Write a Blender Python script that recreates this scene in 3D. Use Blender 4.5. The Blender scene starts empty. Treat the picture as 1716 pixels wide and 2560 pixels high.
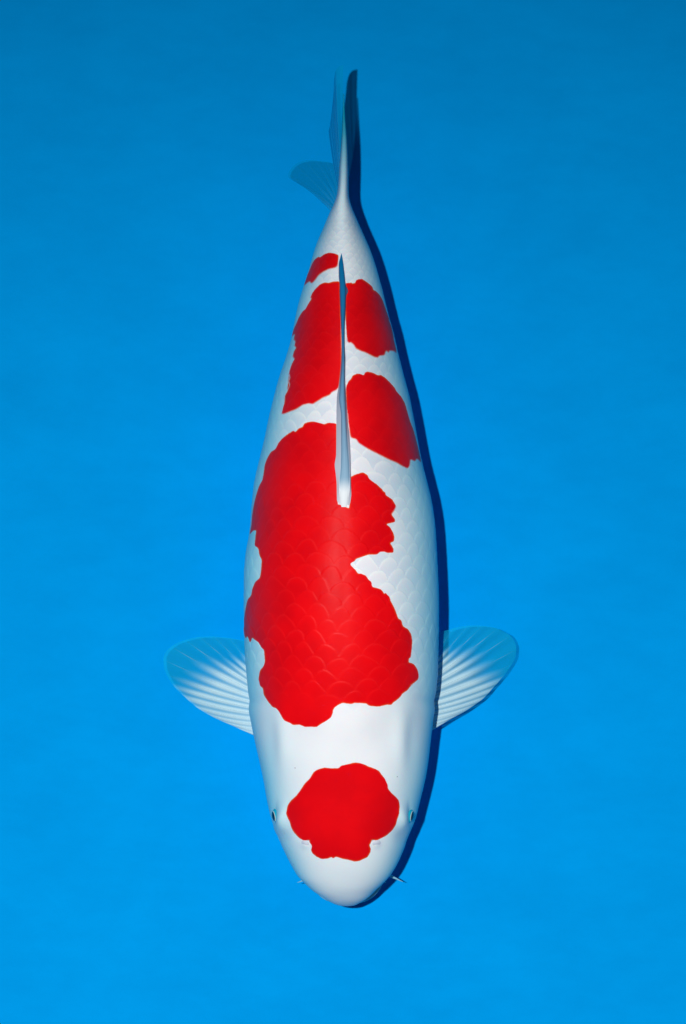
import bpy, math
import numpy as np
from mathutils import Vector, Matrix

# ------------------------------------------------------------------ scene, camera, light
scene = bpy.context.scene
C = scene.collection
S = 0.0003            # metres per unit; one unit = one pixel of the photograph on the pool floor
D = 8000.0            # camera height above the floor in units
CX, CY = 858.0, 1280.0

cam_d = bpy.data.cameras.new('camera')
cam = bpy.data.objects.new('camera', cam_d); C.objects.link(cam)
cam.location = (0, 0, D * S)
cam_d.sensor_fit = 'VERTICAL'; cam_d.sensor_height = 36.0
cam_d.lens = 36.0 * D / 2560.0
cam_d.clip_start = 0.05; cam_d.clip_end = 100.0
scene.camera = cam

world = bpy.data.worlds.new('World'); scene.world = world; world.use_nodes = True
bg = world.node_tree.nodes['Background']
bg.inputs['Color'].default_value = (0.42, 0.66, 1.0, 1); bg.inputs['Strength'].default_value = 0.046

lamp_d = bpy.data.lights.new('flash_lamp', 'SPOT')
lamp = bpy.data.objects.new('flash_lamp', lamp_d); C.objects.link(lamp)
lamp.location = (-660 * S, 190 * S, D * S)
aim = Vector((0.0, -1.25, 0.0)) - lamp.location
lamp.rotation_euler = aim.to_track_quat('-Z', 'Y').to_euler()
lamp_d.energy = 266.0
lamp_d.color = (1.0, 0.985, 0.97)
lamp_d.spot_size = math.radians(104); lamp_d.spot_blend = 1.0
lamp_d.shadow_soft_size = 0.017

scene.view_settings.view_transform = 'Standard'
scene.view_settings.look = 'None'
scene.view_settings.exposure = 0.0
scene.view_settings.gamma = 1.0
scene.view_settings.use_curve_mapping = False
scene.cycles.diffuse_bounces = 6
scene.cycles.transparent_max_bounces = 24
scene.cycles.max_bounces = 12

# ------------------------------------------------------------------ helpers
def world_at(px, py, z):
    """the point at height z (units) that stands over photograph pixel px, py"""
    k = 1.0 - z / D
    return ((px - CX) * k * S, (CY - py) * k * S, z * S)

def zoomed(ox, oy, sc, pts):
    return [(ox + x / sc, oy + y / sc) for x, y in pts]

def pchip(xk, yk, x):
    xk = np.asarray(xk, float); yk = np.asarray(yk, float)
    h = np.diff(xk); dl = np.diff(yk) / h
    m = np.zeros_like(yk)
    s = dl[:-1] * dl[1:] > 0
    w1 = 2 * h[1:] + h[:-1]; w2 = h[1:] + 2 * h[:-1]
    m[1:-1][s] = ((w1 + w2)[s]) / (w1[s] / dl[:-1][s] + w2[s] / dl[1:][s])
    m[0] = dl[0]; m[-1] = dl[-1]
    i = np.clip(np.searchsorted(xk, x) - 1, 0, len(h) - 1)
    t = np.clip((x - xk[i]) / h[i], 0, 1)
    t2, t3 = t * t, t * t * t
    return ((2*t3 - 3*t2 + 1) * yk[i] + (t3 - 2*t2 + t) * h[i] * m[i]
            + (-2*t3 + 3*t2) * yk[i+1] + (t3 - t2) * h[i] * m[i+1])

def smoothstep(a, b, x):
    t = np.clip((x - a) / (b - a), 0, 1)
    return t * t * (3 - 2 * t)

def mesh_object(name, verts, faces, mat, parent=None, smooth=True):
    me = bpy.data.meshes.new(name)
    verts = np.asarray(verts, dtype=np.float32)
    faces = np.asarray(faces, dtype=np.int32)
    k = faces.shape[1]
    me.vertices.add(len(verts)); me.vertices.foreach_set('co', verts.ravel())
    me.loops.add(faces.size); me.loops.foreach_set('vertex_index', faces.ravel())
    me.polygons.add(len(faces))
    me.polygons.foreach_set('loop_start', np.arange(0, faces.size, k, dtype=np.int32))
    if smooth:
        me.polygons.foreach_set('use_smooth', np.ones(len(faces), dtype=bool))
    me.update(calc_edges=True); me.validate()
    me.materials.append(mat)
    o = bpy.data.objects.new(name, me); C.objects.link(o)
    if parent is not None:
        o.parent = parent
    return o

def attr(o, name, values):
    a = o.data.attributes.new(name, 'FLOAT', 'POINT')
    a.data.foreach_set('value', np.asarray(values, dtype=np.float32).ravel())

def grid_faces(nu, nv, closed_v=False):
    i = np.arange(nu - 1)[:, None]
    j = np.arange(nv if closed_v else nv - 1)[None, :]
    j2 = (j + 1) % nv
    a = i * nv + j; b = i * nv + j2; c = (i + 1) * nv + j2; d = (i + 1) * nv + j
    return np.stack([a, b, c, d], -1).reshape(-1, 4)

def tube(points, radii, nseg=8):
    """closed-ended tapering tube along points (world coordinates)"""
    P = [Vector(p) for p in points]
    V = []
    for i, p in enumerate(P):
        t = (P[min(i + 1, len(P) - 1)] - P[max(i - 1, 0)]).normalized()
        up = Vector((0, 0, 1)) if abs(t.z) < 0.95 else Vector((1, 0, 0))
        a = t.cross(up).normalized(); b = a.cross(t)
        for k in range(nseg):
            an = 2 * math.pi * k / nseg
            V.append(p + (a * math.cos(an) + b * math.sin(an)) * radii[i])
    F = [list(f) for f in grid_faces(len(P), nseg, True)]
    return np.array([tuple(v) for v in V]), np.array(F)

# ------------------------------------------------------------------ materials
def new_mat(name):
    m = bpy.data.materials.new(name); m.use_nodes = True
    nt = m.node_tree; nt.nodes.clear()
    out = nt.nodes.new('ShaderNodeOutputMaterial')
    return m, nt, out

class G:
    """small helper for wiring nodes"""
    def __init__(s, nt): s.nt = nt
    def n(s, t, **kw):
        nd = s.nt.nodes.new('ShaderNode' + t)
        for k, v in kw.items(): setattr(nd, k, v)
        return nd
    def put(s, sock, v):
        if hasattr(v, 'is_linked') or hasattr(v, 'links'): s.nt.links.new(v, sock)
        elif isinstance(v, tuple) and len(v) == 3 and sock.type == 'RGBA': sock.default_value = (*v, 1)
        else: sock.default_value = v
    def math(s, op, a, b=0.0, c=0.0):
        m = s.n('Math', operation=op)
        for i, v in enumerate((a, b, c)): s.put(m.inputs[i], v)
        return m.outputs[0]
    def at(s, name):
        return s.n('Attribute', attribute_name=name).outputs['Fac']
    def ss(s, x, a, b):
        m = s.n('MapRange', interpolation_type='SMOOTHSTEP')
        s.put(m.inputs['Value'], x); s.put(m.inputs['From Min'], a); s.put(m.inputs['From Max'], b)
        return m.outputs['Result']
    def noise(s, scale, detail=3.0, rough=0.5, vec=None):
        m = s.n('TexNoise'); m.inputs['Scale'].default_value = scale
        m.inputs['Detail'].default_value = detail; m.inputs['Roughness'].default_value = rough
        if vec is not None: s.nt.links.new(vec, m.inputs['Vector'])
        return m.outputs['Fac']
    def mix(s, f, a, b):
        m = s.n('Mix', data_type='RGBA')
        s.put(m.inputs[0], f); s.put(m.inputs[6], a); s.put(m.inputs[7], b)
        return m.outputs[2]
    def obj(s):
        return s.n('TexCoord').outputs['Object']

def skin_material():
    m, nt, out = new_mat('koi_skin'); g = G(nt)
    p = g.n('BsdfPrincipled')
    co = g.obj()
    n1 = g.noise(700, 3, 0.6, co); n2 = g.noise(120, 3, 0.5, co); n3 = g.noise(34, 2, 0.5, co)
    # pigment: signed distance to the edge of the red patches, roughened a little
    sd = g.math('ADD', g.at('beni'), g.math('MULTIPLY', g.math('SUBTRACT', n1, 0.5), 1.6))
    sd = g.math('ADD', sd, g.math('MULTIPLY', g.math('SUBTRACT', n2, 0.5), 1.0))
    soft = g.at('beni_soft')
    red = g.ss(sd, g.math('MULTIPLY', soft, -1.0), soft)
    fringe = g.math('MULTIPLY', g.math('SUBTRACT', 1.0, g.ss(sd, 0.0, 4.5)), g.math('MULTIPLY', g.ss(n2, 0.36, 0.60), 1.0))
    rim = g.at('scale_rim')
    redc = g.mix(g.ss(n3, 0.3, 0.75), (0.90, 0.0022, 0.006), (0.80, 0.0018, 0.006))
    redc = g.mix(g.math('MULTIPLY', rim, 0.16), redc, (0.95, 0.03, 0.03))
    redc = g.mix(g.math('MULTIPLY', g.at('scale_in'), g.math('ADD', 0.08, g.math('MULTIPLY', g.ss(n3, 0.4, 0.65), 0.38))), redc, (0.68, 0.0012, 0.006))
    redc = g.mix(fringe, redc, (0.85, 0.075, 0.004))
    white = g.mix(g.ss(n3, 0.35, 0.7), (0.91, 0.86, 0.885), (0.885, 0.835, 0.865))
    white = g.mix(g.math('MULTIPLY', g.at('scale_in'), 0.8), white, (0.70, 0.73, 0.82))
    white = g.mix(g.math('MULTIPLY', rim, 0.7), white, (0.92, 0.93, 0.93))
    white = g.mix(g.at('flank'), white, (0.36, 0.87, 1.0))  # bounce light off the blue floor, painted into the white sides
    white = g.mix(g.math('MULTIPLY', g.at('lavender'), 0.5), white, (0.74, 0.62, 0.69))
    # small black specks
    vo = g.n('TexVoronoi'); vo.inputs['Scale'].default_value = 48
    nt.links.new(co, vo.inputs['Vector'])
    speck = g.math('MULTIPLY', g.math('LESS_THAN', vo.outputs['Distance'], 0.022), g.at('head'))
    white = g.mix(g.math('MULTIPLY', speck, 0.7), white, (0.25, 0.2, 0.2))
    white = g.mix(g.at('tail_blue'), white, (0.0, 0.34, 0.52))
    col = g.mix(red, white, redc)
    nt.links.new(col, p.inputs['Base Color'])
    p.inputs['Roughness'].default_value = 0.43
    p.inputs['IOR'].default_value = 1.155
    p.inputs['Specular IOR Level'].default_value = 0.5
    p.inputs['Subsurface Weight'].default_value = 0.22
    p.inputs['Subsurface Radius'].default_value = (0.0010, 0.006, 0.009)
    p.inputs['Subsurface Scale'].default_value = 1.0
    bp = g.n('Bump'); bp.inputs['Strength'].default_value = 0.12; bp.inputs['Distance'].default_value = 0.0006
    nt.links.new(g.noise(420, 3, 0.55, co), bp.inputs['Height'])
    nt.links.new(bp.outputs[0], p.inputs['Normal'])
    tr = g.n('BsdfTransparent'); tr.inputs['Color'].default_value = (0.72, 0.93, 0.93, 1)
    mx = g.n('MixShader')
    nt.links.new(g.at('opacity'), mx.inputs[0]); nt.links.new(tr.outputs[0], mx.inputs[1]); nt.links.new(p.outputs[0], mx.inputs[2])
    nt.links.new(mx.outputs[0], out.inputs['Surface'])
    return m

def fin_material(name, tint, white=(0.86, 0.86, 0.88), clear_col=(0.01, 0.55, 0.84), rough=0.35):
    """thin membrane: 'opacity' how much it blocks, 'white' 1 = white pigment, 0 = bluish membrane"""
    m, nt, out = new_mat(name); g = G(nt)
    op = g.at('opacity')
    p = g.n('BsdfPrincipled')
    co = g.obj()
    fine = g.noise(900, 3, 0.6, co)
    colr = g.mix(g.at('white'), clear_col, white)
    nt.links.new(colr, p.inputs['Base Color'])
    p.inputs['Roughness'].default_value = rough; p.inputs['Specular IOR Level'].default_value = 0.15
    tl = g.n('BsdfTranslucent'); nt.links.new(colr, tl.inputs['Color'])
    add = g.n('MixShader'); add.inputs[0].default_value = 0.12
    nt.links.new(p.outputs[0], add.inputs[1]); nt.links.new(tl.outputs[0], add.inputs[2])
    tr = g.n('BsdfTransparent'); tr.inputs['Color'].default_value = (*tint, 1)
    mx = g.n('MixShader')
    nt.links.new(g.math('MULTIPLY', op, g.math('ADD', 0.92, g.math('MULTIPLY', fine, 0.16))), mx.inputs[0])
    nt.links.new(tr.outputs[0], mx.inputs[1]); nt.links.new(add.outputs[0], mx.inputs[2])
    nt.links.new(mx.outputs[0], out.inputs['Surface'])
    return m

def plain(name, col, rough=0.4, spec=0.4, var=0.06, sss=0.0):
    m, nt, out = new_mat(name); g = G(nt)
    p = g.n('BsdfPrincipled')
    n = g.noise(260, 3, 0.5, g.obj())
    lo = tuple(c * (1 - var) for c in col); hi = tuple(min(1, c * (1 + var)) for c in col)
    nt.links.new(g.mix(n, lo, hi), p.inputs['Base Color'])
    p.inputs['Roughness'].default_value = rough; p.inputs['Specular IOR Level'].default_value = spec
    p.inputs['Subsurface Weight'].default_value = sss
    p.inputs['Subsurface Radius'].default_value = (0.003, 0.002, 0.0015)
    nt.links.new(p.outputs[0], out.inputs['Surface'])
    return m

def floor_material():
    m, nt, out = new_mat('blue_pool_vinyl'); g = G(nt)
    p = g.n('BsdfPrincipled')
    co = g.obj()
    mp = g.n('Mapping'); mp.inputs['Scale'].default_value = (1.0, 1.9, 1.0); mp.inputs['Rotation'].default_value = (0, 0, 0.2)
    nt.links.new(co, mp.inputs['Vector'])
    a = g.noise(9, 5, 0.55, mp.outputs[0]); b = g.noise(34, 4, 0.6, mp.outputs[0]); c = g.noise(1500, 2, 0.5, co)
    f = g.math('ADD', g.math('MULTIPLY', g.ss(a, 0.3, 0.7), 0.6), g.math('MULTIPLY', g.ss(b, 0.3, 0.7), 0.4))
    col = g.mix(f, (0.0003, 0.290, 0.705), (0.0003, 0.324, 0.775))
    nt.links.new(col, p.inputs['Base Color'])
    p.inputs['Roughness'].default_value = 0.8; p.inputs['Specular IOR Level'].default_value = 0.0
    bp = g.n('Bump'); bp.inputs['Strength'].default_value = 0.06; bp.inputs['Distance'].default_value = 0.0006
    nt.links.new(c, bp.inputs['Height']); nt.links.new(bp.outputs[0], p.inputs['Normal'])
    nt.links.new(p.outputs[0], out.inputs['Surface'])
    return m

M_skin = skin_material()
M_pect = fin_material('pectoral_membrane', (0.70, 0.93, 0.93))
M_ray = fin_material('fin_ray_bone', (0.97, 0.99, 0.99), white=(0.90, 0.90, 0.92), rough=0.25)
M_tail = fin_material('tail_membrane', (0.62, 0.86, 0.86), clear_col=(0.0, 0.43, 0.84))
M_floor = floor_material()

# ------------------------------------------------------------------ setting: pool floor, water
nx, ny = 121, 121
gx = np.linspace(-1.6, 1.6, nx); gy = np.linspace(-1.6, 1.6, ny)
XX, YY = np.meshgrid(gx, gy, indexing='ij')
rng = np.random.default_rng(4)
ZZ = np.zeros_like(XX)
for _ in range(26):
    an = rng.normal(1.45, 0.5); f = rng.uniform(6, 22); ph = rng.uniform(0, 6.28)
    ZZ += rng.uniform(0.2, 1.0) / f * np.sin(f * (XX * math.cos(an) + YY * math.sin(an)) + ph)
ZZ *= 0.0011 / np.abs(ZZ).max() * 1.0
ZZ -= ZZ.max()
floor = mesh_object('pool_floor', np.stack([XX, YY, ZZ], -1).reshape(-1, 3), grid_faces(nx, ny)[:, ::-1], M_floor)
floor['kind'] = 'structure'

wm, wnt, wout = new_mat('clear_pool_water')
va = wnt.nodes.new('ShaderNodeVolumeAbsorption')
va.inputs['Color'].default_value = (0.0, 0.90, 0.985, 1); va.inputs['Density'].default_value = 1.25
wnt.links.new(va.outputs[0], wout.inputs['Volume'])
wx, wy, z0, z1 = 1.55, 1.55, -0.05, 0.186
wv = [(x, y, z) for z in (z0, z1) for x, y in ((-wx, -wy), (wx, -wy), (wx, wy), (-wx, wy))]
wf = [(0, 3, 2, 1), (4, 5, 6, 7), (0, 1, 5, 4), (1, 2, 6, 5), (2, 3, 7, 6), (3, 0, 4, 7)]
water = mesh_object('water', wv, wf, wm, smooth=False)
water['kind'] = 'structure'

# ------------------------------------------------------------------ the koi
koi = bpy.data.objects.new('koi_fish', None); C.objects.link(koi)
koi.location = (0, 0, 0)
koi['label'] = 'white koi with bright red patches and a round red head spot, over blue pool floor'
koi['category'] = 'fish'

# outline seen from above: (left x, y), (right x, y)
NOSE = 2264.4
LEFT = [(2262.3,848.7),(2255,829.6),(2239,804),(2221.5,778.6),(2204,759.4),(2188,743.5),(2162.5,727.5),(2130.6,711.6),(2095.5,695.7),
  (2067,684.5),(2035,676.5),(1987,665.4),(1952,659),(1898,648),(1850,638),(1800,628),(1770,624),(1751,623),(1705,619.3),(1659,615.5),
  (1613,612.5),(1563.5,610.3),(1506,609.7),(1437,611.2),(1383.7,615.5),(1334,624),(1270,629.8),(1207,637.5),(1157,648),(1100,660.7),
  (1043,673),(993,685.7),(946,697.5),(892,715),(841,729.7),(785,741),(749,749.5),(716,759),(678,771),(642,782),(609,792.5),(575.7,807),
  (549,817.7),(533.5,825),(514,835),(488,843.5),(455,846.5),(425,848),(396,850.5),(366,852.8),(333,855),(297,856),(258,857.2),(235,857.6)]
RIGHT = [(2262,887),(2253.4,904),(2245,917),(2236,928),(2223.7,940),(2207,958),(2189.6,974.7),(2164,992),(2124,1011),(2083,1027),(2047.7,1040),
  (2009,1049.6),(1974,1057.6),(1936,1065.6),(1894.6,1072),(1850,1077.5),(1800,1083),(1766,1085),(1751,1086),(1728,1089),(1678,1093.8),
  (1613,1096.8),(1563.5,1097.8),(1506,1097.6),(1448.7,1096.3),(1391,1093.6),(1334,1089.6),(1284,1083.5),(1238,1076),(1203,1068),
  (1157,1057),(1100,1045),(1043,1034),(985.7,1022.5),(948,1012.5),(915,1004),(876.7,994),(833,984.5),(792.6,973.5),(757,965),(723.7,956.8),
  (693,948),(660,937.7),(629,927),(606,917.5),(573,903),(549,892.5),(523.6,881),(500,873.5),(474,871.8),(445,871.8),(415,871),
  (376,869.4),(337,867),(297,864),(248,861.5),(235,860.8)]
ZTOP = [(2264.4,182),(2258,228),(2240,278),(2200,332),(2150,370),(2080,406),(2000,436),(1900,470),(1800,502),(1700,530),(1600,548),
  (1500,558),(1400,558),(1300,550),(1100,520),(900,474),(700,424),(600,398),(540,384),(500,386),(440,394),(340,402),(235,404)]
ZBOT = [(2264.4,182),(2258,152),(2240,125),(2200,98),(2150,78),(2080,55),(2000,38),(1900,22),(1800,10),(1700,4),(1600,2),(1400,2),
  (1200,12),(1000,45),(900,72),(700,128),(600,150),(540,160),(500,168),(460,205),(420,270),(380,330),(340,362),(300,378),(235,392)]
def q(y): return np.sqrt(np.maximum(NOSE - np.asarray(y, float), 0))
def prof(pts, y, usq=True):
    k = np.array(sorted(pts, key=lambda p: -p[0]), float)
    if usq: return pchip(q(k[:, 0]), k[:, 1], q(y))
    return pchip(-k[:, 0], k[:, 1], -np.asarray(y, float))
def xl(y): return prof([(NOSE, 866.5)] + LEFT, y)
def xr(y): return prof([(NOSE, 866.5)] + RIGHT, y)
def ztop(y): return prof(ZTOP, y)
def zbot(y): return prof(ZBOT, y)

ys = np.concatenate([NOSE - np.linspace(0.02, 1, 46) ** 2 * 64.4, np.arange(2198, 234.9, -1.9)])
NR = len(ys)
# angles: dense over the back, sparse below; th = 0 right flank, pi/2 back, pi left flank
th = np.concatenate([np.linspace(-0.25, math.pi + 0.25, 400, endpoint=False), np.linspace(math.pi + 0.25, 2 * math.pi - 0.25, 90, endpoint=False)])
NT = len(th)
def gsm(v, sig):      # smooth along the rings
    r = int(3 * sig); k = np.exp(-0.5 * (np.arange(-r, r + 1) / sig) ** 2); k /= k.sum()
    w = np.convolve(np.pad(v, r, mode='edge'), k, mode='valid')
    b = smoothstep(40, 70, np.arange(len(v)))
    return v * (1 - b) + w * b
L = gsm(xl(ys), 5); R = gsm(xr(ys), 5); ZT = gsm(ztop(ys), 10); ZB = gsm(zbot(ys), 10)
half = (R - L) / 2; mid = (R + L) / 2
fc = np.interp(ys, [235, 480, 560, 900, 1500, 1900, 2264], [0.5, 0.5, 0.49, 0.47, 0.46, 0.42, 0.43])
ZC = ZB + fc * (ZT - ZB)
kk = 1 - ZC / D
ct, st = np.cos(th)[None, :], np.sin(th)[None, :]
npow = np.interp(ys, [470, 560, 900, 1500, 1800, 2000, 2264], [3.4, 2.0, 2.0, 2.06, 2.3, 2.4, 2.3])[:, None]
cx_ = np.sign(ct) * np.abs(ct) ** (2 / npow); sz_ = np.abs(st) ** (2 / npow)
PX = ((mid - CX)[:, None] + half[:, None] * cx_) * kk[:, None]
PY = ((CY - ys) * kk)[:, None] * np.ones_like(PX)
PZ = np.where(st >= 0, ZC[:, None] + (ZT - ZC)[:, None] * sz_, ZC[:, None] - (ZC - ZB)[:, None] * sz_)

def project(X, Y, Z):
    k = D / (D - Z)
    return CX + X * k, CY - Y * k
def normals(X, Y, Z):
    P = np.stack([X, Y, Z], -1)
    du = np.gradient(P, axis=0)
    dv = np.roll(P, -1, 1) - np.roll(P, 1, 1)
    n = np.cross(dv, du)
    n /= np.linalg.norm(n, axis=-1, keepdims=True) + 1e-9
    # outward
    c = np.stack([(mid - CX) * kk, (CY - ys) * kk, ZC], -1)[:, None, :]
    s = np.sign((n * (P - c)).sum(-1, keepdims=True)); s[s == 0] = 1
    return n * s

# --- scales: overlapping shingles, free edges towards the tail
P0 = np.stack([PX, PY, PZ], -1)
seg = np.linalg.norm(np.roll(P0, -1, 1) - P0, axis=-1)
circ = seg.sum(1)
arc = np.cumsum(seg, 1) - seg
top_i = int(np.argmin(np.abs(th - math.pi / 2)))
arc = (arc - arc[:, top_i:top_i + 1])
arc = (arc + circ[:, None] / 2) % circ[:, None] - circ[:, None] / 2
NSC = 27
Wd = np.maximum(circ / NSC, 24.0)
c_ = arc / Wd[:, None]
dyw = -np.gradient(ys)
vrow = np.cumsum(dyw / (0.50 * Wd))[:, None] * np.ones_like(PX)
# slight irregularity
c_ = c_ + 0.06 * np.sin(vrow * 1.7 + c_ * 2.3) + 0.16 * np.sin(vrow * 0.37 + c_ * 0.8)
vrow = vrow + 0.09 * np.sin(c_ * 3.1 + 1.0) + 0.22 * np.sin(c_ * 0.9 + vrow * 0.25) + 0.05 * np.sin(vrow * 0.9 + c_ * 5.0)
E, WR = 1.95, 0.60
hgt = np.zeros_like(PX); rnd = np.zeros_like(PX); edge = np.full_like(PX, 9.0); done = np.zeros(PX.shape, bool)
fl = np.floor(vrow)
for dj in (-2, -1, 0, 1):
    j = fl + dj
    off = 0.5 * np.mod(j, 2)
    dc = c_ - off - np.round(c_ - off)
    ed = E * np.sqrt(np.maximum(0, 1 - (dc / WR) ** 2))
    dv = vrow - j
    hit = (~done) & (dv <= ed) & (dv > -1.2)
    rn = np.modf(np.abs(np.sin((np.round(c_ - off) * 12.9898 + j * 78.233)) * 43758.5453))[0]
    rnd[hit] = rn[hit]
    hgt[hit] = (dv / E)[hit]; edge[hit] = (ed - dv)[hit]
    done |= hit
ppx, ppy = project(PX, PY, PZ)
bord = 1772 + 22 * np.cos((ppx - 866) / 60.0) * np.exp(-((ppx - 866) / 120) ** 2)
scale_m = smoothstep(0, 70, bord - ppy) * smoothstep(470, 560, ppy)
big = 0.55 + 0.45 * smoothstep(1150, 1500, ppy)
vary = 0.85 + 0.40 * np.sin(ppx / 43.0 + 1.3 * np.sin(ppy / 71.0)) * np.sin(ppy / 57.0 + ppx / 110.0)
d_scale = (hgt - 0.4) * 1.45 * vary * (0.45 + 0.8 * rnd) * big * scale_m
rim = np.exp(-(edge / 0.15) ** 2) * scale_m * done * (0.3 + 0.8 * np.modf(rnd * 7.3)[0])

# --- head relief
upper = (PZ > ZC[:, None] - 60).astype(float)
def bump(cx, cy, sx, sy, rot=0.0):
    a, b = ppx - cx, ppy - cy
    u = a * math.cos(rot) + b * math.sin(rot); v = -a * math.sin(rot) + b * math.cos(rot)
    return np.exp(-0.5 * ((u / sx) ** 2 + (v / sy) ** 2)) * (PZ > ZC[:, None] - 20)
uu = (ppx - mid[:, None]) / np.maximum(half[:, None], 1)
d_head = np.zeros_like(PX)
# brow over each eye, hollow in front of it
d_head += 9 * bump(706, 2047, 9, 20, 0.12) + 9 * bump(1006, 2045, 10, 20, -0.12)
d_head -= 4 * bump(704, 2090, 14, 14) + 4 * bump(1010, 2088, 14, 14)
# socket
d_head -= 3.5 * bump(686, 2040, 4.5, 20, 0.1) + 3.5 * bump(1028, 2040, 4.5, 20, -0.1)
# nostril flaps
for (nx_, ny_, sg) in ((764, 2112, 1), (941, 2110, -1)):
    d_head += 2.6 * bump(nx_, ny_, 7, 7) - 3.4 * bump(nx_ + 5 * sg, ny_ - 7, 3.5, 2.6)
# gill cover: rear edge crease and the groove between skull and gill cover
gl = 1764 - 60 * (1 - np.clip(np.abs(uu), 0, 1)) - 8 * np.abs(uu)
gm = smoothstep(0.66, 1.0, np.abs(uu)) * 0.75 * (PZ > ZB[:, None] + 60)
t_ = (ppy - gl)
d_head += gm * (2.2 * np.exp(-((t_ - 20) / 18) ** 2) - 2.8 * np.exp(-((t_ + 4) / 12) ** 2))
rg = np.exp(-((ppy - 1845) / 75.0) ** 2)
d_head -= 4.0 * rg * (np.exp(-((ppx - 676 - (ppy - 1845) * 0.10) / 20) ** 2) + np.exp(-((ppx - 1034 + (ppy - 1845) * 0.10) / 20) ** 2)) * (st >= 0)
d_head += 4.0 * rg * (np.exp(-((ppx - 706) / 20) ** 2) + np.exp(-((ppx - 1004) / 20) ** 2)) * (st >= 0)
# faint hollows either side of the nape
d_head -= 4.5 * (bump(758, 1850, 36, 34) + bump(962, 1840, 34, 34))
d_head += 3.5 * bump(868, 1805, 50, 40)
# snout: gentle ridge and cheek line
d_head -= 2.0 * (bump(722, 2130, 16, 34, -0.45) + bump(1002, 2124, 16, 34, 0.45))
# slow unevenness of the whole body
d_body = 1.1 * np.sin(ppy / 47.0 + ppx / 90.0) * np.sin(ppx / 61.0 - ppy / 130.0) * smoothstep(500, 700, ppy) * smoothstep(2264, 2150, ppy)
# midline groove in front of the dorsal fin
d_body -= 0.5 * np.exp(-((ppx - 860) / 14) ** 2) * smoothstep(1262, 1290, ppy) * smoothstep(1720, 1500, ppy) * (st > 0)
Nn = normals(PX, PY, PZ)
nose_f = smoothstep(0, 25, NOSE - ys)[:, None]
P1 = P0 + Nn * ((d_scale + d_head * nose_f + d_body) [..., None])
ppx, ppy = project(P1[..., 0], P1[..., 1], P1[..., 2])

# --- red patches (traced outlines, photograph pixels)
A_ = (600, 1850, 3.136); B_ = (560, 1200, 1568 / 600); D_ = (600, 900, 2.8); E_ = (680, 540, 3.92); H_ = (600, 1700, 1568 / 510)
head_spot = zoomed(*A_, [(905,175),(965,185),(1010,208),(1060,225),(1090,240),(1115,275),(1140,305),(1160,350),(1162,380),(1190,415),(1225,445),
  (1248,475),(1255,515),(1250,580),(1235,620),(1225,665),(1195,710),(1150,750),(1100,775),(1075,787),(1035,783),(1030,800),(1016,825),(1027,850),
  (1025,880),(1000,920),(965,935),(940,948),(900,953),(850,940),(800,930),(755,915),(730,930),(720,918),(690,930),(640,935),(600,915),(570,890),
  (557,865),(565,830),(545,800),(545,785),(500,790),(460,765),(420,720),(400,680),(392,645),(372,605),(362,575),(375,510),(400,475),(440,440),
  (480,385),(505,345),(550,300),(575,255),(605,232),(665,215),(720,222),(775,220),(795,200),(840,190)])
saddle = (zoomed(*D_, [(680,450),(665,442),(620,438),(590,450),(560,440),(520,430),(480,433),(450,445),(440,468),(410,480),(388,505),(378,492),(340,515),
   (300,545),(270,580),(250,622),(215,645),(190,690),(175,730),(168,780),(158,840),(135,880),(115,940),(98,1010),(86,1080)])
 + zoomed(*B_, [(180,290),(168,360),(190,332),(212,328),(205,380),(200,430),(225,445),(232,490),(248,522),(245,560),(242,600),(235,640),(205,665),(185,710),
   (178,755),(155,780),(143,830),(134,890),(126,950),(132,1010),(143,1035),(155,1020),(170,1062),(180,1050),(185,1030),(200,1042),(225,1060),(245,1095),
   (262,1110),(265,1150),(268,1185),(260,1215),(235,1245),(226,1300)])
 + zoomed(*H_, [(148,15),(155,45),(178,65),(182,110),(215,165),(250,208),(280,218),(305,250),(325,290),(345,315),(385,330),(410,347),(460,343),(500,362),
   (545,360),(590,363),(620,340),(665,315),(700,290),(715,255),(718,230),(730,210),(760,190),(790,175),(830,182),(855,185),(885,176),(970,180),(990,195),
   (1005,200),(1050,205),(1080,203),(1130,190),(1165,192),(1180,172),(1200,160),(1235,130),(1250,105),(1290,78),(1310,50),(1340,30)])
 + zoomed(*B_, [(1215,1345),(1270,1305),(1275,1275),(1265,1235),(1245,1205),(1225,1195),(1208,1192),(1210,1165),(1222,1160),(1228,1110),(1232,1050),(1225,1010),
   (1205,975),(1170,955),(1160,915),(1140,905),(1125,860),(1100,805),(1090,790),(1085,765),(1055,735),(1050,745),(1030,715),(1000,705),(970,698),(965,665),
   (945,650),(930,625),(900,612),(875,610),(860,585),(830,558),(828,545),(855,530),(865,515),(920,497),(945,487),(1000,488),(1020,470),(1050,468),(1070,477),
   (1108,475),(1110,450),(1095,425),(1087,412),(1112,400),(1115,370),(1105,340),(1085,305),(1060,288),(1120,275),(1118,255),(1095,225),(1115,200),(1127,170),
   (1100,125),(1075,110),(1058,98),(1055,80),(1040,72),(1035,60)])
 + zoomed(*D_, [(985,895),(960,870),(930,850),(905,830),(895,805),(860,785),(830,795),(800,805),(770,822),(768,1040),(745,1030),(720,1015),(700,1012),(684,1010)]))
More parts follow.
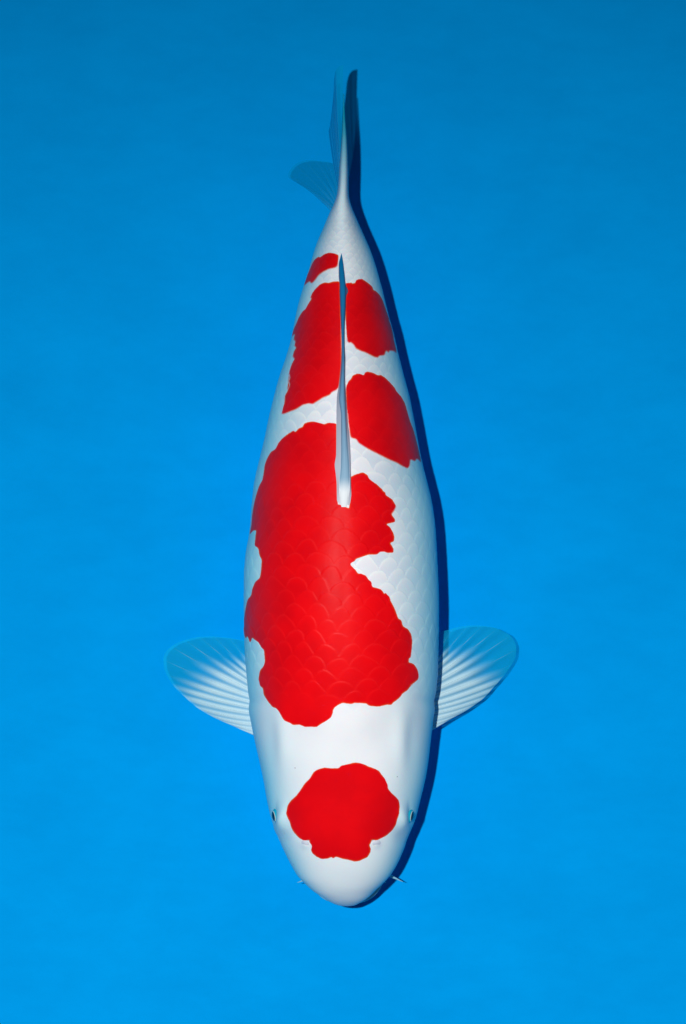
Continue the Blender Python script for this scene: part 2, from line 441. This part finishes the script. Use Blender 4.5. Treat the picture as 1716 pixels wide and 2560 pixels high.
left_mid = (zoomed(*E_, [(668,640),(600,642),(560,655),(515,650),(470,670),(420,720),(390,765),(378,800),(388,812),(350,870),(330,910),(300,935),(265,990),(240,1050),
   (212,1115),(190,1190),(225,1155),(213,1215),(230,1225),(220,1275),(238,1290),(215,1330),(203,1378),(222,1400),(195,1450),(175,1510),(165,1560),(180,1585),
   (165,1620),(175,1670),(150,1710)])
 + zoomed(*D_, [(345,95),(350,120),(340,155),(350,170),(335,215),(315,250),(312,300),(300,340),(292,378),(310,378),(350,362),(395,345),(440,315),(480,305),
   (510,310),(550,285),(580,265),(630,245),(645,225),(680,208),(694,190),(704,120)])
 + zoomed(*E_, [(662,1660),(675,1550),(684,1350),(676,1000),(670,740)]))
left_small = zoomed(*E_, [(655,395),(650,380),(610,365),(565,358),(520,370),(490,390),(472,405),(455,398),(420,425),(395,465),(370,525),(342,590),(325,640),(312,685),
   (370,640),(380,655),(395,660),(425,630),(460,580),(500,550),(560,520),(620,508),(645,490),(650,450)])
right_up = zoomed(*E_, [(720,655),(760,655),(780,652),(790,662),(815,655),(825,630),(850,618),(885,616),(915,635),(950,660),(985,690),(995,725),(1020,735),(1060,775),
   (1090,830),(1110,890),(1130,950),(1152,1010),(1150,1020),(1175,1090),(1192,1170),(1200,1220),(1226,1345),(1190,1322),(1155,1320),(1145,1340),(1120,1320),
   (1105,1365),(1060,1370),(1035,1390),(1000,1380),(960,1360),(920,1340),(870,1322),(825,1300),(800,1260),(775,1240),(755,1245),(740,1230),(735,1190),(722,1000)])
right_mid = zoomed(*D_, [(742,190),(760,150),(780,130),(790,108),(820,95),(845,97),(868,106),(875,88),(895,80),(930,88),(970,108),(985,103),(1020,125),(1060,165),
   (1085,195),(1098,220),(1130,255),(1155,300),(1170,350),(1192,430),(1217,490),(1232,550),(1248,610),(1272,720),(1240,690),(1225,710),(1195,695),(1190,740),
   (1175,760),(1140,745),(1100,720),(1050,700),(1010,680),(960,655),(910,630),(860,600),(830,580),(815,555),(790,548),(772,538),(750,350),(744,250)])

def rounded(poly, it=2):
    p = np.array(poly, float)
    for _ in range(it):                       # one corner-cutting pass
        nx_ = np.roll(p, -1, 0)
        p = np.stack([0.84 * p + 0.16 * nx_, 0.16 * p + 0.84 * nx_], 1).reshape(-1, 2)
    return p
# below the widest line the pattern carries on down the flank (mirrored about the widest line)
lowx = np.where(PZ < ZC[:, None] - 1, 1.0, 0.0)
depth = np.clip((ZC[:, None] - PZ) / np.maximum((ZC - ZB)[:, None], 1), 0, 1)
qx = ppx.copy(); qy = ppy.copy()
def poly_sd(poly, x, y, cap=30.0):
    p = rounded(poly)
    out = np.full(x.shape, -cap)
    lo, hi = p.min(0) - cap, p.max(0) + cap
    sel = (x > lo[0]) & (x < hi[0]) & (y > lo[1]) & (y < hi[1])
    a = x[sel]; b = y[sel]
    dist = np.full(a.shape, 1e9); ins = np.zeros(a.shape, bool)
    for (x0, y0), (x1, y1) in zip(p, np.roll(p, -1, 0)):
        dx, dy = x1 - x0, y1 - y0
        t = np.clip(((a - x0) * dx + (b - y0) * dy) / (dx * dx + dy * dy + 1e-9), 0, 1)
        dist = np.minimum(dist, (a - x0 - t * dx) ** 2 + (b - y0 - t * dy) ** 2)
        if y0 != y1:
            c = (y0 > b) != (y1 > b)
            ins ^= c & (a < dx * (b - y0) / dy + x0)
    dist = np.sqrt(dist)
    out[sel] = np.clip(np.where(ins, dist, -dist), -cap, cap)
    return out
sd = np.full(PX.shape, -30.0)
for poly in (head_spot, saddle, left_mid, left_small, right_up, right_mid):
    sd = np.maximum(sd, poly_sd(poly, qx, qy))
# white takes over again on the lower flank
sd = np.where(lowx > 0, np.minimum(sd, 12 - 95 * depth + 4 * np.sin(ppy / 9.0)), sd)
# front edges of the rear patches bleed softly under the scales
gy_ = np.gradient(sd, axis=0)
front = (gy_ > 0.2) & (ppy < 1300)
soft = np.where(front & (np.abs(sd) < 12), 2.6, 1.1)
opac = np.interp(ppy, [240, 290, 350, 420, 500, 560], [0.35, 0.6, 0.85, 0.95, 1.0, 1.0])
lavender = (bump(655, 1815, 16, 60) + bump(1048, 1815, 14, 60)) * 0.8 + bump(700, 2090, 14, 14) * 0.6 + bump(1014, 2088, 16, 12) * 0.6 + bump(716, 2150, 10, 40, -0.4) * 0.4  # lavender tint along gill sides, before the eyes and on one cheek

Vb = (P1 * S).reshape(-1, 3)
Fb = grid_faces(NR, NT, True)
nose_c = P1[0].mean(0) * S; tail_c = P1[-1].mean(0) * S
nV = len(Vb)
Vb = np.vstack([Vb, nose_c, tail_c])
j = np.arange(NT)
cap = np.concatenate([np.stack([np.full(NT, nV), (j + 1) % NT, j, j], -1)[:, :4], np.stack([np.full(NT, nV + 1), (NR - 1) * NT + j, (NR - 1) * NT + (j + 1) % NT, (NR - 1) * NT + (j + 1) % NT], -1)])
body = mesh_object('body', Vb, Fb, M_skin, koi)
import bmesh
bm = bmesh.new(); bm.from_mesh(body.data); bm.verts.ensure_lookup_table()
for jj in range(NT):
    k2 = (jj + 1) % NT
    bm.faces.new((bm.verts[nV], bm.verts[k2], bm.verts[jj])).smooth = True
    bm.faces.new((bm.verts[nV + 1], bm.verts[(NR - 1) * NT + jj], bm.verts[(NR - 1) * NT + k2])).smooth = True
bmesh.ops.recalc_face_normals(bm, faces=bm.faces)
bm.to_mesh(body.data); bm.free()
def ext(a, e0=0.0, e1=0.0): return np.concatenate([a.ravel(), [e0, e1]])
attr(body, 'beni', ext(sd, -30, -30)); attr(body, 'beni_soft', ext(soft, 1, 1)); attr(body, 'scale_rim', ext(rim))
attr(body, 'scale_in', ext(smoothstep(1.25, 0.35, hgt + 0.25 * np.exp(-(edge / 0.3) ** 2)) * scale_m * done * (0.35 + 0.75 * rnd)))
attr(body, 'flank', ext(smoothstep(1.0, 0.60, (PZ - ZB[:, None]) / (ZT - ZB)[:, None]), 0.5, 0))  # mask of the painted floor bounce, stronger down the sides
attr(body, 'tail_blue', ext(np.interp(ppy, [290, 330, 370, 430, 500, 560, 640], [1.0, 0.96, 0.84, 0.60, 0.30, 0.08, 0.0]), 0, 1))
attr(body, 'opacity', ext(opac, 1, 0.1)); attr(body, 'lavender', ext(np.clip(lavender, 0, 1)))
attr(body, 'head', ext(smoothstep(1780, 1830, ppy)))

def surface(px, py, side=None):
    """point and outward normal (units) of the body under photograph pixel px, py"""
    d2 = (ppx - px) ** 2 + (ppy - py) ** 2 + np.where(st >= -0.05, 0, 1e9)
    i = np.unravel_index(np.argmin(d2), d2.shape)
    return P1[i], Nn[i]

# ------------------------------------------------------------------ fins
def arclen_resample(pts, n):
    p = np.array(pts, float)
    d = np.concatenate([[0], np.cumsum(np.linalg.norm(np.diff(p, axis=0), axis=1))])
    t = np.linspace(0, d[-1], n)
    return np.stack([pchip(d, p[:, k], t) for k in range(p.shape[1])], 1)

def fin(name, margin, base0, base1, rays, nr, mat, opacity, *, seed=3, nick=0.0, bend=(0, 0, 0), corr=1.2, label=None, ray_op=None, ray_rad=1.3, arch=0.0, rayspan=(0.12, 0.98)):
    """fan of membrane between the base line and the margin; margin, base: (px, py, z)"""
    nt_ = rays * 10 + 1
    Mg = arclen_resample(margin, nt_)
    t = np.linspace(0, 1, nt_)[:, None]
    fr = np.random.default_rng(seed)
    wob_ = np.interp(np.linspace(0, 1, nt_), np.linspace(0, 1, rays + 1), fr.normal(0, 1, rays + 1)) + 0.6 * np.interp(np.linspace(0, 1, nt_), np.linspace(0, 1, rays * 3), fr.normal(0, 1, rays * 3))
    Mg[:, 0] += nick * wob_ * (Mg[:, 0] > -1) * np.sin(np.linspace(0, np.pi, nt_)); Mg[:, 1] -= 0.6 * nick * np.abs(wob_) * np.sin(np.linspace(0, np.pi, nt_))
    tw = np.linspace(0, 1, nt_)[:, None] + 0.13 / rays * np.interp(np.linspace(0, 1, nt_), np.linspace(0, 1, rays), fr.normal(0, 1, rays))[:, None]
    Bs = np.array(base0) * (1 - t) + np.array(base1) * t
    r = np.linspace(0, 1, nr)
    P = Bs[:, None, :] * (1 - r)[None, :, None] + Mg[:, None, :] * r[None, :, None]
    P = P + (4 * r * (1 - r))[None, :, None] * np.array(bend)[None, None, :]
    ph = np.cos(tw * rays * 2 * math.pi)                         # ray crests at whole numbers
    amp = corr * (0.35 + 0.65 * np.sin(np.pi * np.clip(r, 0, 1))) * smoothstep(1.0, 0.9, r)
    P[..., 2] += ph * amp[None, :] + arch * (4 * r * (1 - r))[None, :]
    W = np.stack(world_at(P[..., 0], P[..., 1], P[..., 2]), -1)
    o = mesh_object(name, W.reshape(-1, 3), grid_faces(nt_, nr), mat, koi)
    op = opacity(t * np.ones((1, nr)), r[None, :] * np.ones((nt_, 1)), (ph * 0.5 + 0.5) * np.ones((1, nr)))
    op, wh = op
    attr(o, 'opacity', op); attr(o, 'white', wh)
    if label: o['label'] = label
    for k in range(1, rays):
        i = k * 10
        r0, r1 = rayspan
        a, b = int(r0 * (nr - 1)), int(r1 * (nr - 1))
        pts = W[i, a:b + 1] + np.array([0, 0, 0.35 * S])
        rr = r[a:b + 1]
        rad = ray_rad * S * (1.0 - 0.75 * (rr - rr[0]) / (rr[-1] - rr[0]))
        V, F = tube(pts, rad, 6)
        ro = mesh_object('fin_ray', V, F, M_ray, o)
        ov, wv_ = ray_op(t[i, 0], rr)
        attr(ro, 'opacity', np.repeat(ov, 6)); attr(ro, 'white', np.repeat(wv_ * np.ones_like(ov), 6))
    return o

LP = [(1150,215),(1000,190),(860,172),(700,163),(550,172),(400,205),(290,245),(200,300),(130,380),(103,470),(110,560),(150,670),(200,760),(290,870),(400,980),
      (550,1100),(700,1190),(850,1265),(1000,1330),(1130,1385),(1265,1430)]
LP = zoomed(390, 1560, 1568 / 300, LP)
RP = [(230,300),(350,275),(480,235),(620,212),(790,205),(950,217),(1080,245),(1200,295),(1310,365),(1370,450),(1392,550),(1385,660),(1340,770),(1260,890),
      (1160,1020),(1050,1140),(930,1270),(850,1340),(720,1430),(600,1510),(450,1590),(300,1680),(180,1750),(120,1780)]
RP = zoomed(1060, 1530, 1568 / 260, RP)
def fin_z(pts, edge_x, zb, zt, span):
    return [(x, y, zb + (zt - zb) * min(1, abs(x - edge_x) / span)) for x, y in pts]
rng2 = np.random.default_rng(11)
LIM = ([0, 0.15, 0.3, 0.42, 0.50, 0.57, 0.64, 0.75, 1.0], [0.40, 0.45, 0.50, 0.58, 0.70, 0.88, 1.02, 1.12, 1.2])
def pect_opacity(seed):
    wob = np.random.default_rng(seed).normal(0, 0.03, 40)
    def f(t, r, crest):
        lim = np.interp(t, *LIM) + wob[np.clip((t * RAYS + 0.5).astype(int), 0, 39)] + 0.10 * (crest - 0.6)
        w = smoothstep(0.22, -0.20, r - lim)
        gap = np.interp(r, [0, 0.2, 0.6, 1], [0.22, 0.42, 0.55, 0.5]) * (1 - smoothstep(0.55, 0.95, t) * 0.7)
        w = w * (1 - gap * (1 - crest) ** 2.6) * np.interp(r, [0, 0.5, 0.8, 1], [1.0, 0.96, 0.85, 0.7])
        op = 0.30 + 0.08 * crest + 0.58 * w
        return np.clip(op, 0, 0.97), np.clip(w, 0, 1)
    return f
def pect_ray(seed):
    g = np.random.default_rng(seed).uniform(0.7, 1.0, 40)
    def f(t, r):
        lim = np.interp(t, *LIM)
        base = 0.12 * smoothstep(0.1, -0.1, r - lim) + 0.02
        c = np.interp(t, [0, 0.1, 0.2, 0.3, 0.4], [0.60, 0.66, 0.72, 0.77, 0.82])
        gl = np.exp(-((r - c) / 0.075) ** 2) * np.interp(t, [0, 0.07, 0.30, 0.42, 0.5], [0.75, 0.8, 0.75, 0.25, 0]) * g[int(t * 30)] * (0.55 + 0.45 * np.sin(t * 91 + r * 7))  # glint on each ray, painted as a short white opaque streak
        return np.clip(base + gl, 0, 0.95), 1.0
    return f
RAYS = 14
fin('pectoral_fin', fin_z(LP, 620, 152, 88, 200), (650, 1676, 165), (662, 1846, 165), RAYS, 64, M_pect, pect_opacity(1), seed=21, nick=0.9, bend=(3, 6, 0), corr=1.0,
    label='pectoral fin on the lit side with no shadow along its rim', ray_op=pect_ray(2), ray_rad=1.1, arch=6)
fin('pectoral_fin', fin_z(RP, 1092, 150, 86, 190), (1062, 1660, 165), (1050, 1838, 165), RAYS, 64, M_pect, pect_opacity(5), seed=34, nick=0.9, bend=(-3, 6, 0), corr=1.0,
    label='pectoral fin with a dark shadow edge along its rim', ray_op=pect_ray(6), ray_rad=1.1, arch=6)

# anal fin: swings out to one side under the tail root
AF = [(806,508),(790,492),(768.5,474),(745,457),(722,442),(724.5,431),(735,414),(751,405),(778,400.7),(802,402.6),(827.5,406.6),(842,412)]
fin('anal_fin', [(x, y, 70 + (x - 722) * 0.55) for x, y in AF], (836, 548, 165), (850, 505, 175), 9, 40, M_tail,
    lambda t, r, c: (0.32 + 0.10 * c * (1 - r) + 0.15 * smoothstep(0.5, 0.0, r), 0.0 * r + 0.06 * c * smoothstep(0.5, 0.0, r)), bend=(4, -2, 0), corr=0.5, seed=8, nick=0.7, ray_op=lambda t, r: (0.25 + 0.10 * (1 - r), 0.05), ray_rad=0.8)
# tail fin: upright, forked, the lower lobe swung a little to one side
CF = [(858.5,163,409),(848,166,398),(839,179,384),(835.4,199,368),(834.4,228,348),(832.5,258,322),(828.5,297,288),(822.6,329,250),(824,318,215),(829,285,170),(834,245,120),(839,215,80),(845,205,58)]
fin('caudal_fin', CF, (861, 512, 378), (850, 522, 172), 14, 56, M_tail,
    lambda t, r, c: (0.82 + 0.15 * c * (1 - 0.5 * r) + 0.1 * smoothstep(0.3, 0.0, r), 0.0 * r), bend=(-3, 0, 0), seed=12, nick=0.5, corr=0.6,
    ray_op=lambda t, r: (0.3 + 0 * r, 0.03), ray_rad=0.9)

# dorsal fin: folded back, white at the front, blue-grey blade towards the rear
dm, dnt, dout = new_mat('dorsal_membrane'); g = G(dnt)
pb = g.n('BsdfPrincipled')
co = g.obj(); f_ = g.at('along'); bl = g.at('blade')
mp = g.n('Mapping'); mp.inputs['Scale'].default_value = (1.0, 0.06, 1.0); dnt.links.new(co, mp.inputs['Vector'])
stre = g.noise(900, 3, 0.6, mp.outputs[0])
blade = g.mix(f_, (0.0, 0.15, 0.36), (0.27, 0.43, 0.58))
blade = g.mix(g.math('MULTIPLY', g.ss(stre, 0.3, 0.75), 0.22), blade, g.mix(f_, (0.0, 0.20, 0.42), (0.44, 0.60, 0.72)))
blade = g.mix(g.at('front'), blade, (0.80, 0.82, 0.86))
flange = g.mix(f_, (0.10, 0.16, 0.30), (0.78, 0.78, 0.88))
dnt.links.new(g.mix(bl, flange, blade), pb.inputs['Base Color'])
pb.inputs['Roughness'].default_value = 0.38; pb.inputs['Specular IOR Level'].default_value = 0.05
dnt.links.new(pb.outputs[0], dout.inputs['Surface'])
DL = [(633,853.8),(645,850.5),(661.6,847),(690,847),(715.5,849.5),(728,848.6),(754,849.7),(786,850),(818,852),(856,854),(895,853.2),(934,850.5),(966,847),(985,843.5),(995,842.4),
      (1023,841.5),(1113,841),(1137,840.6),(1162,837.2),(1185,839.7),(1212,842),(1239,842.4),(1260,843.5),(1268,846)]
DR = [(633,854.4),(638.5,856),(664,860),(690,863),(711.6,865.5),(728,871),(740,867),(792,866),(818,864),(844,862.2),(876,864),(898,864.5),(943,864),(979,865.3),(1023,868),(1050,869.5),
      (1092,874),(1122,876),(1167,877.5),(1212,878),(1235,879),(1255,876.5),(1268,873)]
DIL = [(633,853.9),(661,848),(728,850),(890,855),(966,850),(995,848),(1041,853),(1113,853),(1167,852),(1212,848.7),(1250,850),(1268,853)]
DIR = [(633,854.3),(664,859.5),(728,865),(844,861.5),(943,862.5),(1023,865),(1113,870),(1167,874),(1212,875),(1250,871),(1268,868)]
DH = [(633,3),(660,10),(720,18),(800,23),(900,25),(1000,25),(1100,22),(1180,15),(1225,9),(1250,5),(1268,1.5)]
yd = np.linspace(633.5, 1267.5, 320)
def pl(p): a = np.array(p); return pchip(a[:, 0], a[:, 1], yd)
dl, dr, dil, dir_, dh = pl(DL), pl(DR), pl(DIL), pl(DIR), pl(DH)
zt_ = pchip(-ys, ZT, -yd)
dil = np.maximum(dil, dl + 0.3); dir_ = np.minimum(dir_, dr - 0.3)
dmid = (dil + dir_) / 2; dw = np.maximum(dir_ - dil, 0.6)
sway = 0.5 * np.sin(yd / 47.0) + 0.1 * np.sin(yd / 13.0)
crease = 0.3 * np.cos(yd / 11.0 * math.pi)                       # rays in the folded blade
sec = []
fade = smoothstep(1270, 1215, yd)
flg = smoothstep(960, 1010, yd) * smoothstep(1268, 1200, yd)          # raised base flange only in the front half
def add(x, dz, b): sec.append((x, zt_ + dz, np.full_like(yd, b)))
add(dl, -10 - 0 * yd, 0.0); add(dl + 0.2, 0.4 + (1.6 + 4 * flg) * fade, 0.0); add(dil - 0.05, 0.8 + (4.2 + 5 * flg) * fade, 0.0); add(dil + 0.1, 1.0 + (5 + 5 * flg) * fade, 1.0)
for fz in (0.3, 0.55, 0.8):
    add(dil + dw * 0.10 * fz + crease * 0.25, 6 * fade + (dh - 6 * fade) * fz, 1.0)
add(dmid - dw * 0.28 + sway * 0.3, dh * 0.96, 1.0); add(dmid + sway * 0.3, dh + 1.5, 1.0); add(dmid + dw * 0.28 + sway * 0.3, dh * 0.96, 1.0)
for fz in (0.8, 0.55, 0.3):
    add(dir_ - dw * 0.10 * fz + crease * 0.25, 6 * fade + (dh - 6 * fade) * fz, 1.0)
add(dir_ - 0.1, 1.0 + (5 + 5 * flg) * fade, 1.0); add(dir_ + 0.05, 0.8 + (4.2 + 5 * flg) * fade, 0.0); add(dr - 0.2, 0.4 + (1.6 + 4 * flg) * fade, 0.0); add(dr, -10 - 0 * yd, 0.0)
ns = len(sec)
Vd = np.stack([np.stack(world_at(x, yd, z), -1) for x, z, b in sec], 1)
dorsal = mesh_object('dorsal_fin', Vd.reshape(-1, 3), grid_faces(len(yd), ns), dm, koi)
attr(dorsal, 'blade', np.stack([b for _, _, b in sec], 1))
attr(dorsal, 'along', np.repeat(np.interp(yd, [640, 850, 960, 1060, 1200], [0.0, 0.08, 0.45, 0.70, 0.95]), ns))
attr(dorsal, 'front', np.repeat(smoothstep(1190, 1235, yd), ns))
dorsal['label'] = 'folded dorsal fin, white in front and blue-grey behind'

# ------------------------------------------------------------------ eyes
M_eye = plain('eye_socket_shade', (0.01, 0.40, 0.56), 0.25, 0.3)  # eyeball coloured teal for the shade inside its socket
M_iris = plain('iris', (0.62, 0.72, 0.74), 0.15, 0.5)
M_pupil = plain('pupil', (0.004, 0.01, 0.03), 0.08, 0.6)
M_lid = plain('pale_skin', (0.62, 0.74, 0.80), 0.4, 0.3, sss=0.05)
def cap_mesh(center, axis, rad, a0, a1, lift, up=Vector((0, 1, 0)), oval=1.0):
    ax = Vector(axis).normalized(); b = up.cross(ax).normalized(); u = ax.cross(b).normalized()
    V = []; nr_, na_ = 10, 36
    for i in range(nr_):
        a = a0 + (a1 - a0) * i / (nr_ - 1)
        for k in range(na_):
            p_ = 2 * math.pi * k / na_
            V.append(Vector(center) + (ax * math.cos(a) + (u * math.cos(p_) * oval + b * math.sin(p_)) * math.sin(a)) * (rad + lift))
    return np.array([tuple(v) for v in V]), grid_faces(nr_, na_, True)
for px, py, sg in ((689.5, 2039.5, -1), (1025.5, 2039.5, 1)):
    p, n = surface(px, py)
    ax = Vector((sg * math.cos(math.radians(17)), -0.16, math.sin(math.radians(17)))).normalized()
    c = (Vector(p) - ax * 16 + Vector((0, 0, 4))) * S
    V, F = cap_mesh(c, ax, 24 * S, 0.001, 1.9, 0)
    eye = mesh_object('eye', V, F, M_eye, koi)
    V, F = cap_mesh(c, ax, 24 * S, 0.001, 0.58, 0.35 * S); mesh_object('iris', V, F, M_iris, eye)
    V, F = cap_mesh(c, ax, 24 * S, 0.001, 0.50, 0.8 * S); mesh_object('pupil', V, F, M_pupil, eye)
    b = Vector((0, 1, 0)).cross(ax).normalized(); u = ax.cross(b).normalized()
    ring = [c + (u * math.cos(a) * 25 + b * math.sin(a) * 21 + ax * 9.0) * S for a in np.linspace(0, 2 * math.pi, 41)]
    V, F = tube(ring, [2.6 * S] * len(ring), 8); mesh_object('eyelid', V, F, M_lid, eye)

# ------------------------------------------------------------------ mouth, barbels, nostril flaps
M_lip = plain('lip_skin', (0.55, 0.70, 0.74), 0.4, 0.3, sss=0.05)
lp = [(770, 2205, 150), (790, 2222, 138), (822, 2243, 130), (866, 2252, 128), (900, 2247, 134), (922, 2239, 140), (939, 2226, 146), (952, 2208, 152), (957, 2196, 156)]
lpc = arclen_resample(lp, 40)
V, F = tube([world_at(*p) for p in lpc], [S * 10.5 * max(0.25, math.sin(math.pi * i / 39)) ** 0.5 for i in range(40)], 12)
mesh_object('lower_lip', V, F, M_lip, koi)
M_barb = plain('barbel_skin', (0.45, 0.66, 0.74), 0.35, 0.3)
for pts, r0 in (([(770, 2196, 150), (760, 2200.5, 138), (751, 2204, 128), (743.5, 2206.5, 120)], 4.2),
                ([(966, 2183, 150), (977, 2190, 140), (992, 2197, 128), (1008, 2204.5, 116)], 4.6),
                ([(778, 2213, 128), (774, 2216, 118), (771, 2218, 108)], 2.4),
                ([(957, 2199, 140), (962, 2204, 130), (965.5, 2208, 122)], 2.6)):
    pc = arclen_resample(pts, 16)
    V, F = tube([world_at(*p) for p in pc], [S * r0 * (1 - 0.93 * (i / 15) ** 1.1) for i in range(16)], 8)
    mesh_object('barbel', V, F, M_barb, koi)
M_nos = plain('nostril_skin', (0.72, 0.66, 0.74), 0.45, 0.25, sss=0.05)
for px, py, sg in ((763, 2110, 1), (942, 2108, -1)):
    p, n = surface(px, py)
    n = Vector(n); b = Vector((0, 1, 0)).cross(n).normalized(); u = n.cross(b).normalized()
    V = []; nr_, na_ = 7, 22
    for i in range(nr_):
        a = i / (nr_ - 1)
        for k in range(na_):
            an = 2 * math.pi * k / na_
            V.append(tuple((Vector(p) + (b * math.cos(an) * 11 + u * math.sin(an) * 8.5) * a + n * (1.5 * math.cos(a * 1.9) - 0.5 + 1.2 * math.sin(an) * a * (1 - a))) * S))
    mesh_object('nostril_flap', np.array(V), grid_faces(nr_, na_, True), M_nos, koi)
